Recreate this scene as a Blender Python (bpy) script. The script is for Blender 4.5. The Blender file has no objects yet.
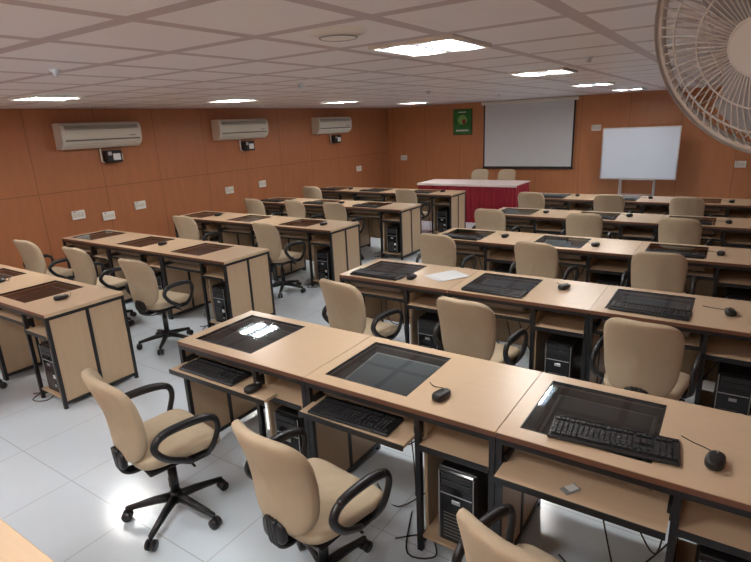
import bpy, math, random, bmesh
from mathutils import Vector, Matrix
random.seed(3)
# ---------------------------------------------------------------- parameters
CAM=(.061,0,1.939); YAW,PIT,ROL,F=34.26,16.33,2.64,532.7
ROWY=[1.785+1.603*i for i in range(5)]; ROWL=[1.632+1.638*i for i in range(5)]; X0=-2.61; XL=-3.897
XW=-7.5; XE=1.9; YB=12.0; YS=-1.6; ZC=2.33; D=.604

# ---------------------------------------------------------------- materials
def mat(name, col, rough=.5, metal=0, noise=0, nscale=8, stretch=(1,1,1), bump=0, bscale=200, emit=0, spec=.5):
    m=bpy.data.materials.new(name); m.use_nodes=True; nt=m.node_tree; b=nt.nodes['Principled BSDF']
    b.inputs['Base Color'].default_value=(*col,1); b.inputs['Roughness'].default_value=rough; b.inputs['Metallic'].default_value=metal
    b.inputs['Specular IOR Level'].default_value=spec
    tc=nt.nodes.new('ShaderNodeTexCoord')
    if noise:
        mp=nt.nodes.new('ShaderNodeMapping'); mp.inputs['Scale'].default_value=stretch
        nt.links.new(tc.outputs['Object'],mp.inputs[0])
        n=nt.nodes.new('ShaderNodeTexNoise'); n.inputs['Scale'].default_value=nscale; n.inputs['Detail'].default_value=5
        nt.links.new(mp.outputs[0],n.inputs[0])
        mx=nt.nodes.new('ShaderNodeMix'); mx.data_type='RGBA'
        mx.inputs[6].default_value=(*[c*(1-noise) for c in col],1); mx.inputs[7].default_value=(*[min(1,c*(1+noise)) for c in col],1)
        nt.links.new(n.outputs[0],mx.inputs[0]); nt.links.new(mx.outputs[2],b.inputs['Base Color'])
    if bump:
        n2=nt.nodes.new('ShaderNodeTexNoise'); n2.inputs['Scale'].default_value=bscale
        nt.links.new(tc.outputs['Object'],n2.inputs[0])
        bp=nt.nodes.new('ShaderNodeBump'); bp.inputs['Strength'].default_value=bump; bp.inputs['Distance'].default_value=.003
        nt.links.new(n2.outputs[0],bp.inputs['Height']); nt.links.new(bp.outputs[0],b.inputs['Normal'])
    if emit:
        b.inputs['Emission Color'].default_value=(*col,1); b.inputs['Emission Strength'].default_value=emit
    return m
WOOD=mat('beech_laminate',(.65,.475,.315),.28,noise=.06,nscale=6,stretch=(1,9,1))
PLYW=mat('beech_panel',(.54,.39,.25),.45,noise=.08,nscale=6,stretch=(6,6,.6))
BLK=mat('black_metal',(.012,.012,.014),.4)
PLB=mat('black_plastic',(.014,.014,.016),.38)
WELL=mat('well_lining',(.20,.15,.11),.5)
KEY=mat('black_key',(.022,.022,.026),.45)
PGL=mat('glossy_black',(.01,.01,.012),.12)
GRY=mat('grey_plastic',(.30,.30,.31),.4)
BEZ=mat('monitor_bezel',(.58,.59,.61),.4)
SCR=mat('lcd_dark',(.20,.235,.26),.25)
SIL=mat('silver',(.55,.56,.58),.3,.8)
WHT=mat('white_plastic',(.78,.77,.72),.4)
CRM=mat('cream_plastic',(.66,.63,.56),.4)
DKB=mat('louver_grey',(.16,.15,.13),.5)
FAB=mat('beige_fabric',(.515,.41,.285),.85,noise=.07,nscale=25,bump=.5,bscale=350)
RED=mat('red_cloth',(.30,.01,.025),.7)
PNK=mat('white_tablecloth',(.78,.66,.64),.6)
PAP=mat('paper',(.75,.76,.78),.7)
GRN=mat('green_poster',(.02,.16,.03),.4,noise=.9,nscale=7)
LGR=mat('leaf_light',(.2,.42,.12),.5)
SCN=mat('screen_fabric',(.68,.70,.72),.8)
WBD=mat('whiteboard_surface',(.64,.70,.80),.14)
FANM=mat('fan_white',(.54,.52,.49),.4)
SKT=mat('skirting',(.16,.07,.04),.4)
LEDM=mat('fluorescent_tube',(1.,.98,.94),.5,emit=48)
REFL=mat('light_reflector',(.65,.80,1.),.3,emit=.5)
def glassmat():
    m=bpy.data.materials.new('tinted_glass'); m.use_nodes=True; nt=m.node_tree; nt.nodes.clear()
    o=nt.nodes.new('ShaderNodeOutputMaterial'); t=nt.nodes.new('ShaderNodeBsdfTransparent'); t.inputs[0].default_value=(.82,.83,.82,1)
    g=nt.nodes.new('ShaderNodeBsdfGlossy'); g.inputs['Roughness'].default_value=.03; g.inputs['Color'].default_value=(.88,.95,1,1)
    fr=nt.nodes.new('ShaderNodeFresnel'); fr.inputs[0].default_value=2.5
    mx=nt.nodes.new('ShaderNodeMixShader'); nt.links.new(fr.outputs[0],mx.inputs[0]); nt.links.new(t.outputs[0],mx.inputs[1]); nt.links.new(g.outputs[0],mx.inputs[2]); nt.links.new(mx.outputs[0],o.inputs[0])
    return m
GLS=glassmat()
def gridmat(name, col, linecol, px, py, w, axes=(0,1), off=(0,0), rough=.3, noise=.05, nscale=3, stretch=(1,1,1),spec=.5):
    m=bpy.data.materials.new(name); m.use_nodes=True; nt=m.node_tree; b=nt.nodes['Principled BSDF']; b.inputs['Roughness'].default_value=rough
    b.inputs['Specular IOR Level'].default_value=spec
    tc=nt.nodes.new('ShaderNodeTexCoord'); sp=nt.nodes.new('ShaderNodeSeparateXYZ'); nt.links.new(tc.outputs['Object'],sp.inputs[0])
    def M(op,a,bv):
        n=nt.nodes.new('ShaderNodeMath'); n.operation=op
        for i,v in enumerate((a,bv)):
            if isinstance(v,(int,float)): n.inputs[i].default_value=v
            else: nt.links.new(v,n.inputs[i])
        return n.outputs[0]
    ls=[]
    for ax,p,o in ((axes[0],px,off[0]),(axes[1],py,off[1])):
        if not p: continue
        v=M('ADD',sp.outputs[ax],o+100*p); v=M('MODULO',v,p); ls.append(M('LESS_THAN',v,w))
    L=ls[0]
    if len(ls)>1: L=M('MAXIMUM',ls[0],ls[1])
    mp=nt.nodes.new('ShaderNodeMapping'); mp.inputs['Scale'].default_value=stretch; nt.links.new(tc.outputs['Object'],mp.inputs[0])
    n=nt.nodes.new('ShaderNodeTexNoise'); n.inputs['Scale'].default_value=nscale; n.inputs['Detail'].default_value=6; nt.links.new(mp.outputs[0],n.inputs[0])
    mx=nt.nodes.new('ShaderNodeMix'); mx.data_type='RGBA'
    mx.inputs[6].default_value=(*[c*(1-noise) for c in col],1); mx.inputs[7].default_value=(*[c*(1+noise) for c in col],1); nt.links.new(n.outputs[0],mx.inputs[0])
    m2=nt.nodes.new('ShaderNodeMix'); m2.data_type='RGBA'; nt.links.new(L,m2.inputs[0]); nt.links.new(mx.outputs[2],m2.inputs[6]); m2.inputs[7].default_value=(*linecol,1)
    nt.links.new(m2.outputs[2],b.inputs['Base Color'])
    return m
FLOOR=gridmat('floor_tiles',(.72,.81,.89),(.52,.57,.62),.6,.6,.006,rough=.17,noise=.04,spec=.65)
CEIL=gridmat('ceiling_tiles',(.82,.80,.82),(.50,.42,.45),.6,.6,.07,rough=.35,noise=.02)
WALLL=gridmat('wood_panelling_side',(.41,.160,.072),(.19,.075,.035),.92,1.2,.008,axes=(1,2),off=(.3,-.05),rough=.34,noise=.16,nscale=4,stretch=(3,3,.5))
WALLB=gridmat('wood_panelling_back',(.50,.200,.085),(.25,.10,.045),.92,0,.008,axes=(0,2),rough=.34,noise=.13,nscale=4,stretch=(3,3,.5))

# ---------------------------------------------------------------- mesh builder
class MB:
    def __init__(s): s.v=[];s.f=[];s.mi=[];s.sm=[];s.mats=[];s.M=Matrix()
    def m(s,mt):
        if mt not in s.mats: s.mats.append(mt)
        return s.mats.index(mt)
    def add(s,vs,fs,mt,smooth=False):
        o=len(s.v); s.v+=[tuple(s.M@Vector(p)) for p in vs]; k=s.m(mt)
        for f in fs: s.f.append([i+o for i in f]); s.mi.append(k); s.sm.append(smooth)
    def box(s,x0,x1,y0,y1,z0,z1,mt,b=0,R=None):
        if b==0:
            vs=[(x,y,z) for x in(x0,x1) for y in(y0,y1) for z in(z0,z1)]
            fs=[(0,1,3,2),(4,6,7,5),(0,4,5,1),(2,3,7,6),(0,2,6,4),(1,5,7,3)]
        else:
            vs=[];idx={}
            c=((x0,x1),(y0,y1),(z0,z1))
            for i in(0,1):
                for j in(0,1):
                    for k in(0,1):
                        for a in range(3):
                            p=[c[0][i],c[1][j],c[2][k]]; sg=[1 if t==0 else -1 for t in(i,j,k)]
                            for q in range(3):
                                if q!=a: p[q]+=sg[q]*b
                            idx[(i,j,k,a)]=len(vs); vs.append(tuple(p))
            fs=[]
            for i in(0,1):
                fs.append([idx[(i,j,k,0)] for j,k in((0,0),(1,0),(1,1),(0,1))])
                fs.append([idx[(j,i,k,1)] for j,k in((0,0),(1,0),(1,1),(0,1))])
                fs.append([idx[(j,k,i,2)] for j,k in((0,0),(1,0),(1,1),(0,1))])
            for i in(0,1):
                for j in(0,1):
                    fs.append([idx[(i,j,0,0)],idx[(i,j,1,0)],idx[(i,j,1,1)],idx[(i,j,0,1)]])
                    fs.append([idx[(i,0,j,0)],idx[(i,1,j,0)],idx[(i,1,j,2)],idx[(i,0,j,2)]])
                    fs.append([idx[(0,i,j,1)],idx[(1,i,j,1)],idx[(1,i,j,2)],idx[(0,i,j,2)]])
                    for k in(0,1): fs.append([idx[(i,j,k,a)] for a in range(3)])
        if R is not None:
            cc=Vector(((x0+x1)/2,(y0+y1)/2,(z0+z1)/2)); vs=[tuple(cc+R@(Vector(p)-cc)) for p in vs]
        s.add(vs,fs,mt)
    def tube(s,pts,r,mt,n=8,closed=False,smooth=True,sx=1.0):
        P=[Vector(p) for p in pts]; N=len(P); vs=[];fs=[]
        rr=r if isinstance(r,(list,tuple)) else [r]*N; pu=None
        for i,p in enumerate(P):
            t=(P[(i+1)%N]-P[i-1]) if closed else (P[min(i+1,N-1)]-P[max(i-1,0)])
            t.normalize()
            if pu is None: pu=t.orthogonal().normalized()
            pu=(pu-t*pu.dot(t)).normalized(); w=t.cross(pu)
            for k in range(n):
                a=2*math.pi*k/n; vs.append(tuple(p+rr[i]*(math.cos(a)*pu+math.sin(a)*sx*w)))
        for i in range(N if closed else N-1):
            for k in range(n):
                a=i*n+k;b=i*n+(k+1)%n;j=((i+1)%N)*n
                fs.append((a,b,j+(k+1)%n,j+k))
        if not closed: fs.append(list(range(n))[::-1]); fs.append([(N-1)*n+k for k in range(n)])
        s.add(vs,fs,mt,smooth)
    def sup(s,c,a,b,t,e1,e2,mt,fn=None,nu=36,nv=14,plane='xz'):
        vs=[];fs=[]
        pw=lambda v,e: math.copysign(abs(v)**e,v)
        for j in range(nv+1):
            ph=-math.pi/2+math.pi*j/nv
            for i in range(nu):
                th=2*math.pi*i/nu; r=pw(math.cos(ph),e1) if 0<j<nv else 0
                u=a*r*pw(math.cos(th),e2); w=b*r*pw(math.sin(th),e2); q=t*pw(math.sin(ph),e1)
                p=Vector((u,q,w)) if plane=='xz' else Vector((u,w,q))
                if fn: p=Vector(fn(p))
                vs.append(tuple(Vector(c)+p))
        for j in range(nv):
            for i in range(nu):
                fs.append((j*nu+i,j*nu+(i+1)%nu,(j+1)*nu+(i+1)%nu,(j+1)*nu+i))
        s.add(vs,fs,mt,True)
    def lathe(s,c,prof,mt,n=24):
        vs=[];fs=[]
        for r,z in prof:
            for k in range(n):
                a=2*math.pi*k/n; vs.append((c[0]+r*math.cos(a),c[1]+r*math.sin(a),c[2]+z))
        for j in range(len(prof)-1):
            for k in range(n): fs.append((j*n+k,j*n+(k+1)%n,(j+1)*n+(k+1)%n,(j+1)*n+k))
        s.add(vs,fs,mt,True)
    def mesh(s,name):
        me=bpy.data.meshes.new(name); me.from_pydata(s.v,[],s.f)
        for mt in s.mats: me.materials.append(mt)
        me.polygons.foreach_set('material_index',s.mi); me.polygons.foreach_set('use_smooth',s.sm)
        bm=bmesh.new(); bm.from_mesh(me); bmesh.ops.recalc_face_normals(bm,faces=bm.faces); bm.to_mesh(me); bm.free()
        return me
def put(me,name,loc=(0,0,0),rz=0,rot=None):
    o=bpy.data.objects.new(name,me); bpy.context.collection.objects.link(o); o.location=loc
    o.rotation_euler=rot if rot else (0,0,math.radians(rz)); return o
def smoothpts(pts,closed=True,sub=5):
    P=[Vector(p) for p in pts];N=len(P);out=[]
    for i in range(N if closed else N-1):
        p0,p1,p2,p3=(P[(i-1)%N],P[i],P[(i+1)%N],P[(i+2)%N]) if closed else (P[max(i-1,0)],P[i],P[i+1],P[min(i+2,N-1)])
        for k in range(sub):
            t=k/sub; out.append(.5*((2*p1)+(-p0+p2)*t+(2*p0-5*p1+4*p2-p3)*t*t+(-p0+3*p1-3*p2+p3)*t**3))
    if not closed: out.append(P[-1])
    return out

# ---------------------------------------------------------------- room
def room(name,x0,x1,y0,y1,z0,z1,mt):
    b=MB(); b.box(x0,x1,y0,y1,z0,z1,mt); return put(b.mesh(name),name)
room('floor',XW-.1,XE+.1,YS-.1,YB+.1,-.1,0,FLOOR)
room('ceiling',XW-.1,XE+.1,YS-.1,YB+.1,ZC,ZC+.1,CEIL)
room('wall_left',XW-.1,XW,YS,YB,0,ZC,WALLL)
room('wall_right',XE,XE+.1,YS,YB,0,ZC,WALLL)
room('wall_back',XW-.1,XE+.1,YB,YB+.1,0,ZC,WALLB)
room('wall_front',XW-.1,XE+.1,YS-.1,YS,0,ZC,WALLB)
room('baseboard_left',XW,XW+.015,YS,YB-.016,0,.1,SKT)
room('baseboard_back',XW,XE,YB-.015,YB,0,.1,SKT)

# ---------------------------------------------------------------- desk
def desk(tray_out,side=False,cables=True):
    b=MB(); W=.996; gx0,gx1,gy0,gy1=.07,.545,.075,.54; z0,z1=.725,.75
    b.box(0,gx0,0,D,z0,z1,WOOD); b.box(gx1,W,0,D,z0,z1,WOOD)
    b.box(gx0,gx1,0,gy0,z0,z1,WOOD); b.box(gx0,gx1,gy1,D,z0,z1,WOOD)
    b.box(0,W,-.002,0,z0,z1-.003,SKT)
    b.add([(gx0+.004,gy0+.004,.748),(gx1-.004,gy0+.004,.748),(gx1-.004,gy1-.004,.748),(gx0+.004,gy1-.004,.748)],[(0,1,2,3)],GLS)
    for a in((gx0,gx0+.005,gy0,gy1),(gx1-.005,gx1,gy0,gy1),(gx0,gx1,gy0,gy0+.005),(gx0,gx1,gy1-.005,gy1)): b.box(*a,.735,.7505,BLK)
    b.box(gx0-.01,gx1+.01,gy0-.01,gy1+.01,.645,.652,WELL)
    for a in((gx0-.01,gx0,gy0,gy1),(gx1,gx1+.01,gy0,gy1),(gx0,gx1,gy0-.01,gy0),(gx0,gx1,gy1,gy1+.01)): b.box(*a,.65,.725,WELL)
    R=Matrix.Rotation(math.radians(5),3,'X')
    b.box(gx0+.045,gx1-.025,gy0+.06,gy1-.055,.685,.705,BEZ,.003,R)
    b.box(gx0+.06,gx1-.04,gy0+.085,gy1-.072,.7035,.7075,SCR,0,R)
    t=.025
    for x in(0,W-t): b.box(x,x+t,.0,D,.70,.725,BLK)
    b.box(t,W-t,.0,t,.70,.725,BLK); b.box(t,W-t,D-t,D,.70,.725,BLK)
    for x in(0,.625,W-t):
        for y in(0,D-t): b.box(x,x+t,y,y+t,.0,.70,BLK)
        b.box(x,x+t,t,D-t,.03,.055,BLK)
    for x in(0,W-t):
        b.box(x,x+t,.29,.315,.055,.70,BLK)
    b.box(.006,.02,t,D-t,.055,.70,PLYW); b.box(W-.02,W-.006,t,D-t,.055,.70,PLYW)
    b.box(.63,.645,t+.05,D-t,.055,.65,PLYW)
    b.box(t,.625,D-.022,D-.006,.16,.64,PLYW); b.box(.65,W-t,D-.022,D-.006,.16,.70,PLYW)
    b.box(.65,W-t,.01,D-.03,.075,.089,PLYW); b.box(.65,W-t,-.01,.45,.565,.58,WOOD)
    b.box(.65,W-t,-.012,-.01,.555,.585,BLK)
    y0=-tray_out
    b.box(.028,.62,y0,y0+.36,.596,.612,WOOD); b.box(.028,.62,y0-.006,y0,.588,.614,BLK)
    if side:
        b.box(.62,.80,y0,-.008,.596,.612,WOOD); b.box(.62,.80,y0-.006,y0,.588,.614,BLK)
    for x in(.026,.611): b.box(x,x+.013,.02,.4,.585,.645,BLK)
    if cables:
        b.tube(smoothpts([(.35,.5,.645),(.4,.45,.4),(.5,.5,.12),(.58,.42,.1),(.6,.5,.3)],False),.004,PLB,n=5)
        b.tube(smoothpts([(.2,.52,.645),(.3,.5,.3),(.42,.35,.01),(.5,.15,.006),(.6,-.05,.006),(.72,.0,.006),(.63,.1,.006),(.5,.0,.006)],False),.004,PLB,n=5)
        b.tube(smoothpts([(.78,.5,.45),(.7,.52,.3),(.6,.4,.15),(.4,.2,.006),(.2,.3,.006)],False),.004,PLB,n=5)
        b.tube(smoothpts([(.15,.5,.645),(.2,.4,.3),(.3,.45,.2),(.45,.5,.35),(.55,.52,.6)],False),.004,PLB,n=5)
    return b.mesh('computer_desk_mesh')
DK_A=desk(.09); DK_B=desk(.10,True); DK_C=desk(-.02)
# ---------------------------------------------------------------- tower
def tower():
    b=MB(); b.box(-.09,.09,0,.40,0,.38,PLB,.004); b.box(-.085,.085,-.018,.0,.0,.378,PGL,.006)
    for z in(.30,.335): b.box(-.07,.07,-.021,-.018,z,z+.028,KEY,.001)
    b.box(-.075,.075,-.02,-.018,.255,.26,SIL); b.box(-.02,.02,-.022,-.018,.215,.235,SIL,.001)
    b.box(-.085,-.08,-.0205,-.018,.01,.37,GRY); b.box(.08,.085,-.0205,-.018,.01,.37,GRY)
    b.box(.035,.06,-.0215,-.018,.05,.07,SIL)
    for i in range(8): b.box(-.06,.03,-.020,-.018,.03+i*.018,.033+i*.018,DKB)
    b.box(.035,.065,-.0205,-.018,.12,.15,PAP)
    return b.mesh('tower_mesh')
TW=tower()
def keyboard():
    b=MB(); b.box(-.225,.225,-.08,.08,.0,.016,PLB,.005)
    b.box(-.22,.22,.063,.078,.016,.019,PGL)
    ky=[-.064,-.045,-.026,-.007,.012,.044]
    for r,y in enumerate(ky):
        x=-.215
        while x<.21:
            w=.0165
            if r==0 and -.13<x<-.03: w=.1
            if .068<x<.078 or .133<x<.142: x+=.008
            if r in(2,) and .07<x<.135: x+=.019; continue
            if x+w>.216: break
            b.box(x,x+w,y,y+.0165,.016,.0235,KEY,.0018); x+=w+.0025
    return b.mesh('keyboard_mesh')
KB=keyboard()
def mouse(seed):
    random.seed(seed); b=MB()
    b.sup((0,0,.017),.030,.054,.017,.6,.75,PLB,fn=lambda p:(p.x*(1-.12*p.y/.054),p.y,max(p.z*(1-.25*p.y/.054),-.017)),nu=24,nv=12,plane='xy')
    b.tube([(-.003,.03,.031),(.003,.03,.031)],.007,GRY,n=10)
    s=random.uniform(0,.04)
    b.tube(smoothpts([(0,.05,.012),(-.012,.068,.003),(-.05,.075+s*.3,.0025),(-.09,.06+s,.0025),(-.13,.08+s,.0025)],False),.0020,PLB,n=5)
    return b.mesh('mouse_mesh')
MS=[mouse(i) for i in range(3)]
# ---------------------------------------------------------------- chair
def chair():
    b=MB(); S=.88; b.M=Matrix.Diagonal((S,S,.92,1))
    for k in range(5):
        a=2*math.pi*k/5+.3; c,s=math.cos(a),math.sin(a)
        b.tube([(c*.02,s*.02,.115),(c*.12,s*.12,.105),(c*.29,s*.29,.075)],[.028,.024,.016],PLB,n=8)
        b.tube([(c*.29,s*.29,.085),(c*.29,s*.29,.05)],.010,PLB,n=8)
        for w in(-.017,.017):
            x,y=c*.295-s*w,s*.295+c*w
            b.tube([(x+s*.009,y-c*.009,.030),(x-s*.009,y+c*.009,.030)],.030,PLB,n=14)
    b.tube([(0,0,.085),(0,0,.15)],.034,PLB,n=16); b.tube([(0,0,.15),(0,0,.31)],.026,PLB,n=12); b.tube([(0,0,.31),(0,0,.41)],.016,PLB,n=10)
    b.box(-.09,.09,-.13,.12,.395,.43,PLB,.01)
    b.tube([(.09,.03,.41),(.2,.04,.405),(.24,.04,.4)],.007,PLB,n=6)
    b.box(-.2,.2,-.19,.2,.425,.445,PLB,.008)
    def sf(p):
        x,y,z=p; z+= -.9*max(0,y-.13)**2*3 + .25*x*x ; return (x*(1+.10*y/.24),y,z)
    b.sup((0,0.01,.482),.24,.235,.045,.5,.42,FAB,fn=sf,nu=44,nv=16,plane='xy')
    # flat curved back bracket
    for x in(-.022,0,.022):
        b.tube(smoothpts([(x,-.08,.41),(x,-.20,.40),(x,-.262,.43),(x,-.275,.50),(x,-.278,.56)],False),.014,PLB,n=8)
    b.sup((0,-.262,.50),.075,.055,.022,.6,.6,PLB,nu=24,nv=10)
    tilt=math.radians(11)
    def bf(p):
        x,y,z=p
        wdt=1+.07*(z/.24)-.10*max(0,z/.25)**4; x2=x*wdt
        y2=y+1.15*x2*x2+.035*math.cos(z/.24*1.5)-.02
        return (x2,y2*math.cos(tilt)-z*math.sin(tilt),z*math.cos(tilt)+y2*math.sin(tilt))
    b.sup((0,-.265,.745),.22,.25,.034,.5,.50,FAB,fn=bf,nu=48,nv=14)
    for sx in(-1,1):
        L=[(.235,.12,.435),(.275,.15,.50),(.285,.185,.60),(.285,.15,.665),(.285,.0,.685),(.285,-.13,.675),(.285,-.175,.62),(.28,-.12,.54),(.262,-.02,.475),(.235,.03,.435)]
        b.tube(smoothpts([(sx*x,y,z) for x,y,z in L],False,5),.016,PLB,n=8,sx=1.3)
        b.box(min(sx*.16,sx*.25),max(sx*.16,sx*.25),.01,.14,.425,.447,PLB,.006)
        b.tube(smoothpts([(sx*.285,.15,.668),(sx*.287,.05,.690),(sx*.287,-.08,.690),(sx*.285,-.14,.675)],False,4),[.015]+[.021]*11+[.015],PLB,n=8)
    return b.mesh('office_chair_mesh')
CH=chair()

# ---------------------------------------------------------------- layout
R=lambda a,b: random.uniform(a,b)
random.seed(11)
def desk_unit(x,y,me,kb,ms=0,mpos=None):
    put(me,'computer_desk',(x,y,0))
    put(TW,'desktop_computer',(x+.81,y+.05,.0895))
    if kb=='top': put(KB,'keyboard',(x+.31+R(-.02,.02),y+.12+R(-.02,.02),.751),R(-3,3))
    elif kb=='tray': put(KB,'keyboard',(x+.30,y+.0,.6125),R(-2,2))
    elif kb=='trayout': put(KB,'keyboard',(x+.31,y+.0,.6125),R(-2,2))
    elif kb=='glass': put(KB,'keyboard',(x+.40,y+.155,.751),5)
    if mpos: put(MS[ms%3],'computer_mouse',(x+mpos[0],y+mpos[1],mpos[2] if len(mpos)>2 else .7507),R(-25,10))
for r,y in enumerate(ROWY):
    for c in range(3):
        x=X0+c
        if r==0:
            desk_unit(x,y,[DK_B,DK_A,DK_A][c],['trayout','tray','glass'][c],c,[(.67,-.045,.6125),(.69,.14),(.73,.18)][c])
        elif r==1: desk_unit(x,y,DK_C,'top',c,[(.62,.14),(.74,.38),(.74,.28)][c])
        else: desk_unit(x,y,DK_C,'top' if (r+c)%3 else 'tray_in',c,(.68+R(-.04,.06),.2+R(0,.15)))
for r,y in enumerate(ROWL):
    for c in range(3):
        x=XL-3+c
        desk_unit(x,y,DK_C,'none' if r<3 else 'top',c,(.68+R(-.04,.06),.25+R(0,.08)) if (r+c)%2==0 or r==0 else None)
def ch(x,y,rz): put(CH,'office_chair',(x,y,0),rz)
for x,y,rz in [(-2.20,1.36,-11),(-1.23,1.40,-7),(-.26,1.36,-14),
    (-2.16,3.06,-8),(-1.22,3.07,-4),(-.24,3.15,-3),
    (-2.30,4.76,0),(-1.31,4.76,-5),(-.37,4.76,3),
    (-2.39,6.34,0),(-1.31,6.38,5),(-.34,6.36,-4),
    (-2.4,7.95,0),(-1.35,7.95,5),(-.4,7.95,-4),
    (-4.75,1.3,0),
    (-4.30,2.82,4),(-5.38,2.88,0),(-6.38,2.85,4),
    (-4.45,4.60,-2),(-5.98,4.62,4),
    (-4.72,6.25,0),(-5.47,6.25,-4),(-6.3,6.2,0),(-4.45,7.83,0),(-6.5,7.83,8)]: ch(x,y,rz)
ch(-4.6,10.88,180); ch(-4.02,10.9,175)
b=MB()
for i in range(4): b.box(-.1+i*.012,.11+i*.01,-.14+i*.01,.14,.0+i*.002,.002+i*.002,PAP)
put(b.mesh('papers'),'paper_stack',(-1.79,3.72,.7505),-30)
b=MB(); b.box(-.02,.02,-.035,.035,0,.008,GRY,.003); b.box(-.015,.015,-.015,.025,.008,.010,PAP)
put(b.mesh('usb_adapter_mesh'),'usb_adapter',(X0+2.30,1.76,.6125),-35)
b=MB(); b.box(0,3,0,.64,.725,.75,WOOD,.003)
for x in(0.02,1.48,2.95):
    for y in(.03,.58): b.box(x,x+.03,y,y+.03,0,.725,BLK)
b.box(.05,2.95,.04,.06,.69,.72,BLK); b.box(.05,2.95,.58,.6,.3,.72,PLYW)
put(b.mesh('wooden_table'),'wooden_table',(-2.7,-.13,0))
# draped table
b=MB(); w,d=1.03,.38; n=90
def edge(a,bb,n): return [(a[0]+(bb[0]-a[0])*i/n,a[1]+(bb[1]-a[1])*i/n) for i in range(n)]
per=edge((-w,-d),(w,-d),160)+edge((w,-d),(w,d),50)+edge((w,d),(-w,d),160)+edge((-w,d),(-w,-d),50)
N=len(per); vs=[];fs=[]
for j,(z,amp,o) in enumerate(((.735,.003,0),(.55,.014,.008),(.25,.022,.015),(.004,.026,.02))):
    for i,(x,y) in enumerate(per):
        k=1+ (o+amp*math.sin(i*.95+.3*math.sin(i*.37)))/.38
        vs.append((x*(1+(k-1)*.38/1.2),y*k,z))
for j in range(3):
    for i in range(N): fs.append((j*N+i,j*N+(i+1)%N,(j+1)*N+(i+1)%N,(j+1)*N+i))
b.add(vs,fs,RED,True); b.box(-w-.02,w+.02,-d-.02,d+.02,.735,.752,PNK,.006); b.box(-w-.022,w+.022,-d-.024,-d-.019,.71,.745,PNK)
put(b.mesh('draped_table'),'draped_table',(-4.34,10.09,0))
# ---------------------------------------------------------------- air conditioners
def ac():
    b=MB(); L=.575
    prof=[(0,.0),(.10,.0),(.165,.045),(.20,.10),(.205,.26),(.19,.31),(.14,.34),(0,.34)]
    n=len(prof); vs=[(x,-L,z) for x,z in prof]+[(x,L,z) for x,z in prof]
    fs=[(i,(i+1)%n,n+(i+1)%n,n+i) for i in range(n)]+[list(range(n)),list(range(n,2*n))]
    b.add(vs,fs,CRM)
    b.box(.15,.209,-L+.02,L-.02,.13,.235,CRM,.003)
    b.box(.198,.206,-L+.04,L-.04,.104,.122,DKB)
    b.box(.088,.182,-L+.06,L-.06,.030,.042,DKB,0,Matrix.Rotation(math.radians(-38),3,'Y'))
    for i in range(6): b.box(.192,.2075,-L+.05,L-.05,.25+i*.009,.254+i*.009,DKB)
    b.box(.205,.211,L-.2,L-.1,.15,.165,GRY)
    return b.mesh('ac_mesh')
AC=ac()
def stab():
    b=MB(); b.box(0,.13,-.11,.11,0,.17,PLB,.008); b.box(.13,.134,-.03,.08,.03,.12,PAP); b.box(.13,.136,-.1,-.05,.1,.15,SIL)
    b.tube([(.03,-.15,.2),(.03,-.15,.02),(.03,-.11,-.0)],.012,WHT,n=8); b.box(0,.03,.12,.18,.02,.11,WHT,.004)
    return b.mesh('stab_mesh')
ST=stab()
for y in(4.30,6.92,9.56):
    put(AC,'air_conditioner',(XW+.002,y,1.80)); put(ST,'voltage_stabilizer',(XW+.002,y+.15,1.59))
def sockets(n):
    b=MB(); b.box(0,.03,-.09,.09,-.06,.06,WHT,.005)
    for i in range(n): b.box(.03,.036,-.075+i*.052,-.035+i*.052,-.025,.025,CRM,.003)
    b.box(.03,.033,-.07,-.04,.035,.05,GRY)
    return b.mesh('socket_mesh')
SK=sockets(3)
for y,z in((3.83,.92),(4.26,.84),(4.78,.92),(6.56,.93),(7.38,.95),(10.6,.95)): put(SK,'wall_socket',(XW+.001,y,z))
for x,z in((-7.05,1.1),(-2.45,1.68),(.1,.95)): put(SK,'wall_socket',(x,YB-.001,z),-90)
# ---------------------------------------------------------------- projector screen
b=MB(); b.box(-1.06,1.06,-.09,0,1.39,1.46,WHT,.01)
b.box(-1.01,1.01,-.05,-.047,.0,1.40,PLB); b.box(-.975,.975,-.053,-.05,.04,1.39,SCN); b.tube([(-1.02,-.05,0),(1.02,-.05,0)],.016,PLB)
put(b.mesh('projector_screen'),'projector_screen',(-3.88,YB-.001,.86))
# ---------------------------------------------------------------- whiteboard on stand
b=MB(); b.box(-.66,.66,-.01,.01,.0,.95,WBD)
for a in((-.67,.67,-.015,.015,-.012,.012),(-.67,.67,-.015,.015,.938,.962)): b.box(*a,SIL,.002)
for x in(-.67,.646): b.box(x,x+.024,-.015,.015,0,.95,SIL,.002)
b.box(-.3,.3,-.06,-.01,-.02,-.008,SIL)
for x in(-.3,.3):
    b.tube([(x,.03,.97),(x,.02,-.35),(x*1.15,-.12,-.72)],.013,SIL); b.tube([(x,.03,.5),(x,.3,-.72)],.013,SIL)
b.tube([(-.3,.02,-.3),(.3,.02,-.3)],.01,SIL)
put(b.mesh('whiteboard'),'whiteboard',(-1.53,11.4,.72))
# poster
b=MB(); b.box(-.24,.24,-.02,0,0,.58,PLB,.004); b.box(-.225,.225,-.024,-.02,.015,.565,GRN)
b.sup((0,-.024,.34),.12,.11,.004,1,1,LGR,nu=24,nv=6); b.sup((.04,-.026,.30),.04,.06,.004,1,1,RED,nu=20,nv=6); b.box(-.16,.16,-.027,-.024,.08,.12,PAP); b.box(-.10,.10,-.027,-.024,.5,.52,PAP)
put(b.mesh('framed_poster'),'framed_poster',(-5.43,YB-.001,1.62))
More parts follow.
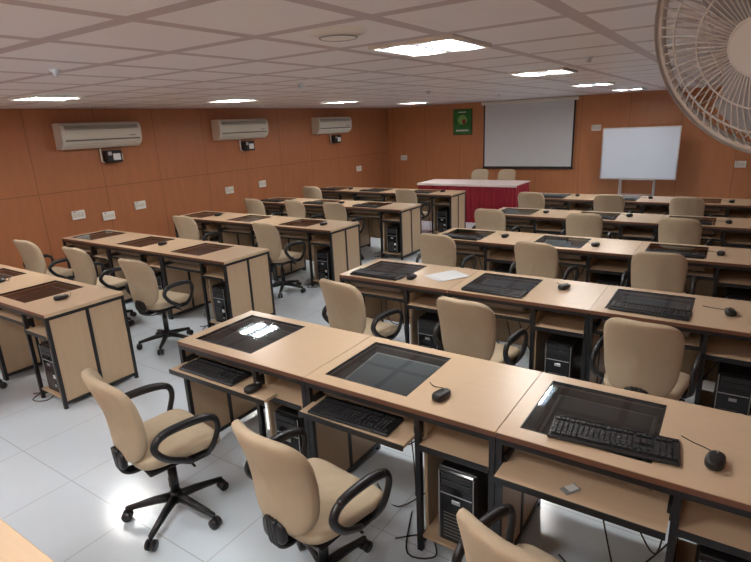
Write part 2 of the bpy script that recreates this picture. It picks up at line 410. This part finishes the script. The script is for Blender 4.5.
# ---------------------------------------------------------------- ceiling lights
def lamp():
    b=MB(); a=.225
    b.box(-a,a,-a,a,.004,.010,REFL)
    for x in(-.12,.12): b.box(x-.043,x+.043,-a+.02,a-.02,-.002,.004,LEDM)
    for s in(-1,1):
        b.box(-a-.015,a+.015,s*a-.01,s*a+.01,-.012,.010,WHT,.002); b.box(s*a-.01,s*a+.01,-a,a,-.012,.010,WHT,.002)
    b.box(-.012,.012,-a,a,-.01,.004,SIL)
    for i in range(1,6): b.box(-a,a,-a+i*.075-.002,-a+i*.075+.002,-.010,-.002,SIL)
    return b.mesh('ceiling_light_mesh')
LM=lamp()
LP=[(-1.35,2.69),(-1.47,5.03),(-1.64,7.7),(-1.6,10.1),(-1.4,.3)]+[(-5.45,2.72),(-5.4,.45)]+[(-5.4,y) for y in(4.97,7.26,9.6)]+[(-3.4,-.9),(-.3,-.9),(-6.2,-.9)]  # last three are unseen fixtures added behind the camera to brighten the foreground
for x,y in LP: put(LM,'ceiling_light',(x,y,ZC-.011))
b=MB(); b.lathe((0,0,0),[(0,-.03),(.07,-.028),(.115,-.012),(.125,0)],WHT,32); b.lathe((0,0,0),[(.075,-.029),(.08,-.031),(.085,-.027)],GRY,32)
put(b.mesh('ceiling_speaker'),'ceiling_speaker',(-1.43,1.99,ZC))
b=MB(); b.lathe((0,0,0),[(0,-.035),(.015,-.035),(.017,-.015),(.03,-.01),(.035,0)],SIL,20)
SP=b.mesh('spr')
for x,y in((-3.34,1.76),(-3.4,4.0),(-.9,4.2),(-3.4,6.5),(-3.4,9.0)): put(SP,'ceiling_sprinkler',(x,y,ZC))
# ---------------------------------------------------------------- fan
b=MB(); C=Vector((.100,1.09,2.052)); ax=Vector((-.42,-.80,-.36)).normalized()
b.M=Matrix.Translation(C)@ax.to_track_quat('Z','Y').to_matrix().to_4x4()
Rf=.205
def ring(r,z,t,n=48): b.tube([(r*math.cos(2*math.pi*i/n),r*math.sin(2*math.pi*i/n),z) for i in range(n)],t,FANM,n=6,closed=True)
ring(Rf,0,.008,64)
b.lathe((0,0,0),[(Rf+.004,.014),(Rf+.006,-.014)],FANM,64)
for r,z in((.045,.075),(.10,.066),(.15,.048)): ring(r,z,.002); ring(r,-z,.002)
for k in range(72):
    a=2*math.pi*k/72
    for sg in(1,-1):
        pts=[]
        for r,z,t in((.045,.075,0),(.10,.066,.3),(.15,.048,.6),(.185,.025,.85),(Rf,0,1)):
            aa=a+(.25*t*sg); pts.append((r*math.cos(aa),r*math.sin(aa),z*sg))
        b.tube(pts,.0014,FANM,n=4)
b.lathe((0,0,0),[(0,.08),(.04,.079),(.048,.074),(.048,.07)],FANM,24)
b.lathe((0,0,0),[(.03,.03),(.035,-.02),(.06,-.06),(.07,-.08),(.07,-.16),(.05,-.185),(0,-.19)],FANM,24)
for k in range(3):
    vs=[];fs=[]
    for i in range(7):
        r=.03+.15*i/6
        for j in range(5):
            t=j/4-.5; a=2*math.pi*k/3+t*1.3*(.5+.5*math.sin(math.pi*min(1,i/5))); vs.append((r*math.cos(a),r*math.sin(a),.018*t*2))
    for i in range(6):
        for j in range(4): fs.append((i*5+j,i*5+j+1,(i+1)*5+j+1,(i+1)*5+j))
    b.add(vs,fs,GRY,True)
mp=b.M@Vector((0,0,-.12)); b.M=Matrix()
b.tube([tuple(mp),(mp.x+.05,mp.y+.06,mp.z+.06),(mp.x+.06,mp.y+.08,ZC-.03)],.014,FANM); b.tube([(mp.x+.06,mp.y+.08,ZC-.03),(mp.x+.06,mp.y+.08,ZC-.001)],.05,FANM,n=20)
put(b.mesh('bracket_fan'),'bracket_fan')

# ---------------------------------------------------------------- world + camera
w=bpy.data.worlds.new('world'); bpy.context.scene.world=w; w.use_nodes=True
w.node_tree.nodes['Background'].inputs[0].default_value=(.5,.55,.6,1); w.node_tree.nodes['Background'].inputs[1].default_value=.1
cam=bpy.data.cameras.new('camera'); co=bpy.data.objects.new('camera',cam); bpy.context.collection.objects.link(co)
y,p,r=[math.radians(v) for v in(YAW,PIT,ROL)]
f=Vector((-math.sin(y)*math.cos(p),math.cos(y)*math.cos(p),-math.sin(p))); r0=Vector((math.cos(y),math.sin(y),0)); u0=r0.cross(f)
rt=math.cos(r)*r0-math.sin(r)*u0; up=math.sin(r)*r0+math.cos(r)*u0
M=Matrix((rt,up,-f)).transposed().to_4x4(); M.translation=Vector(CAM); co.matrix_world=M
cam.sensor_fit='HORIZONTAL'; cam.sensor_width=36; cam.lens=F/751*36; cam.clip_start=.05
bpy.context.scene.camera=co
bpy.context.scene.view_settings.view_transform='Standard'
bpy.context.scene.view_settings.exposure=1.05
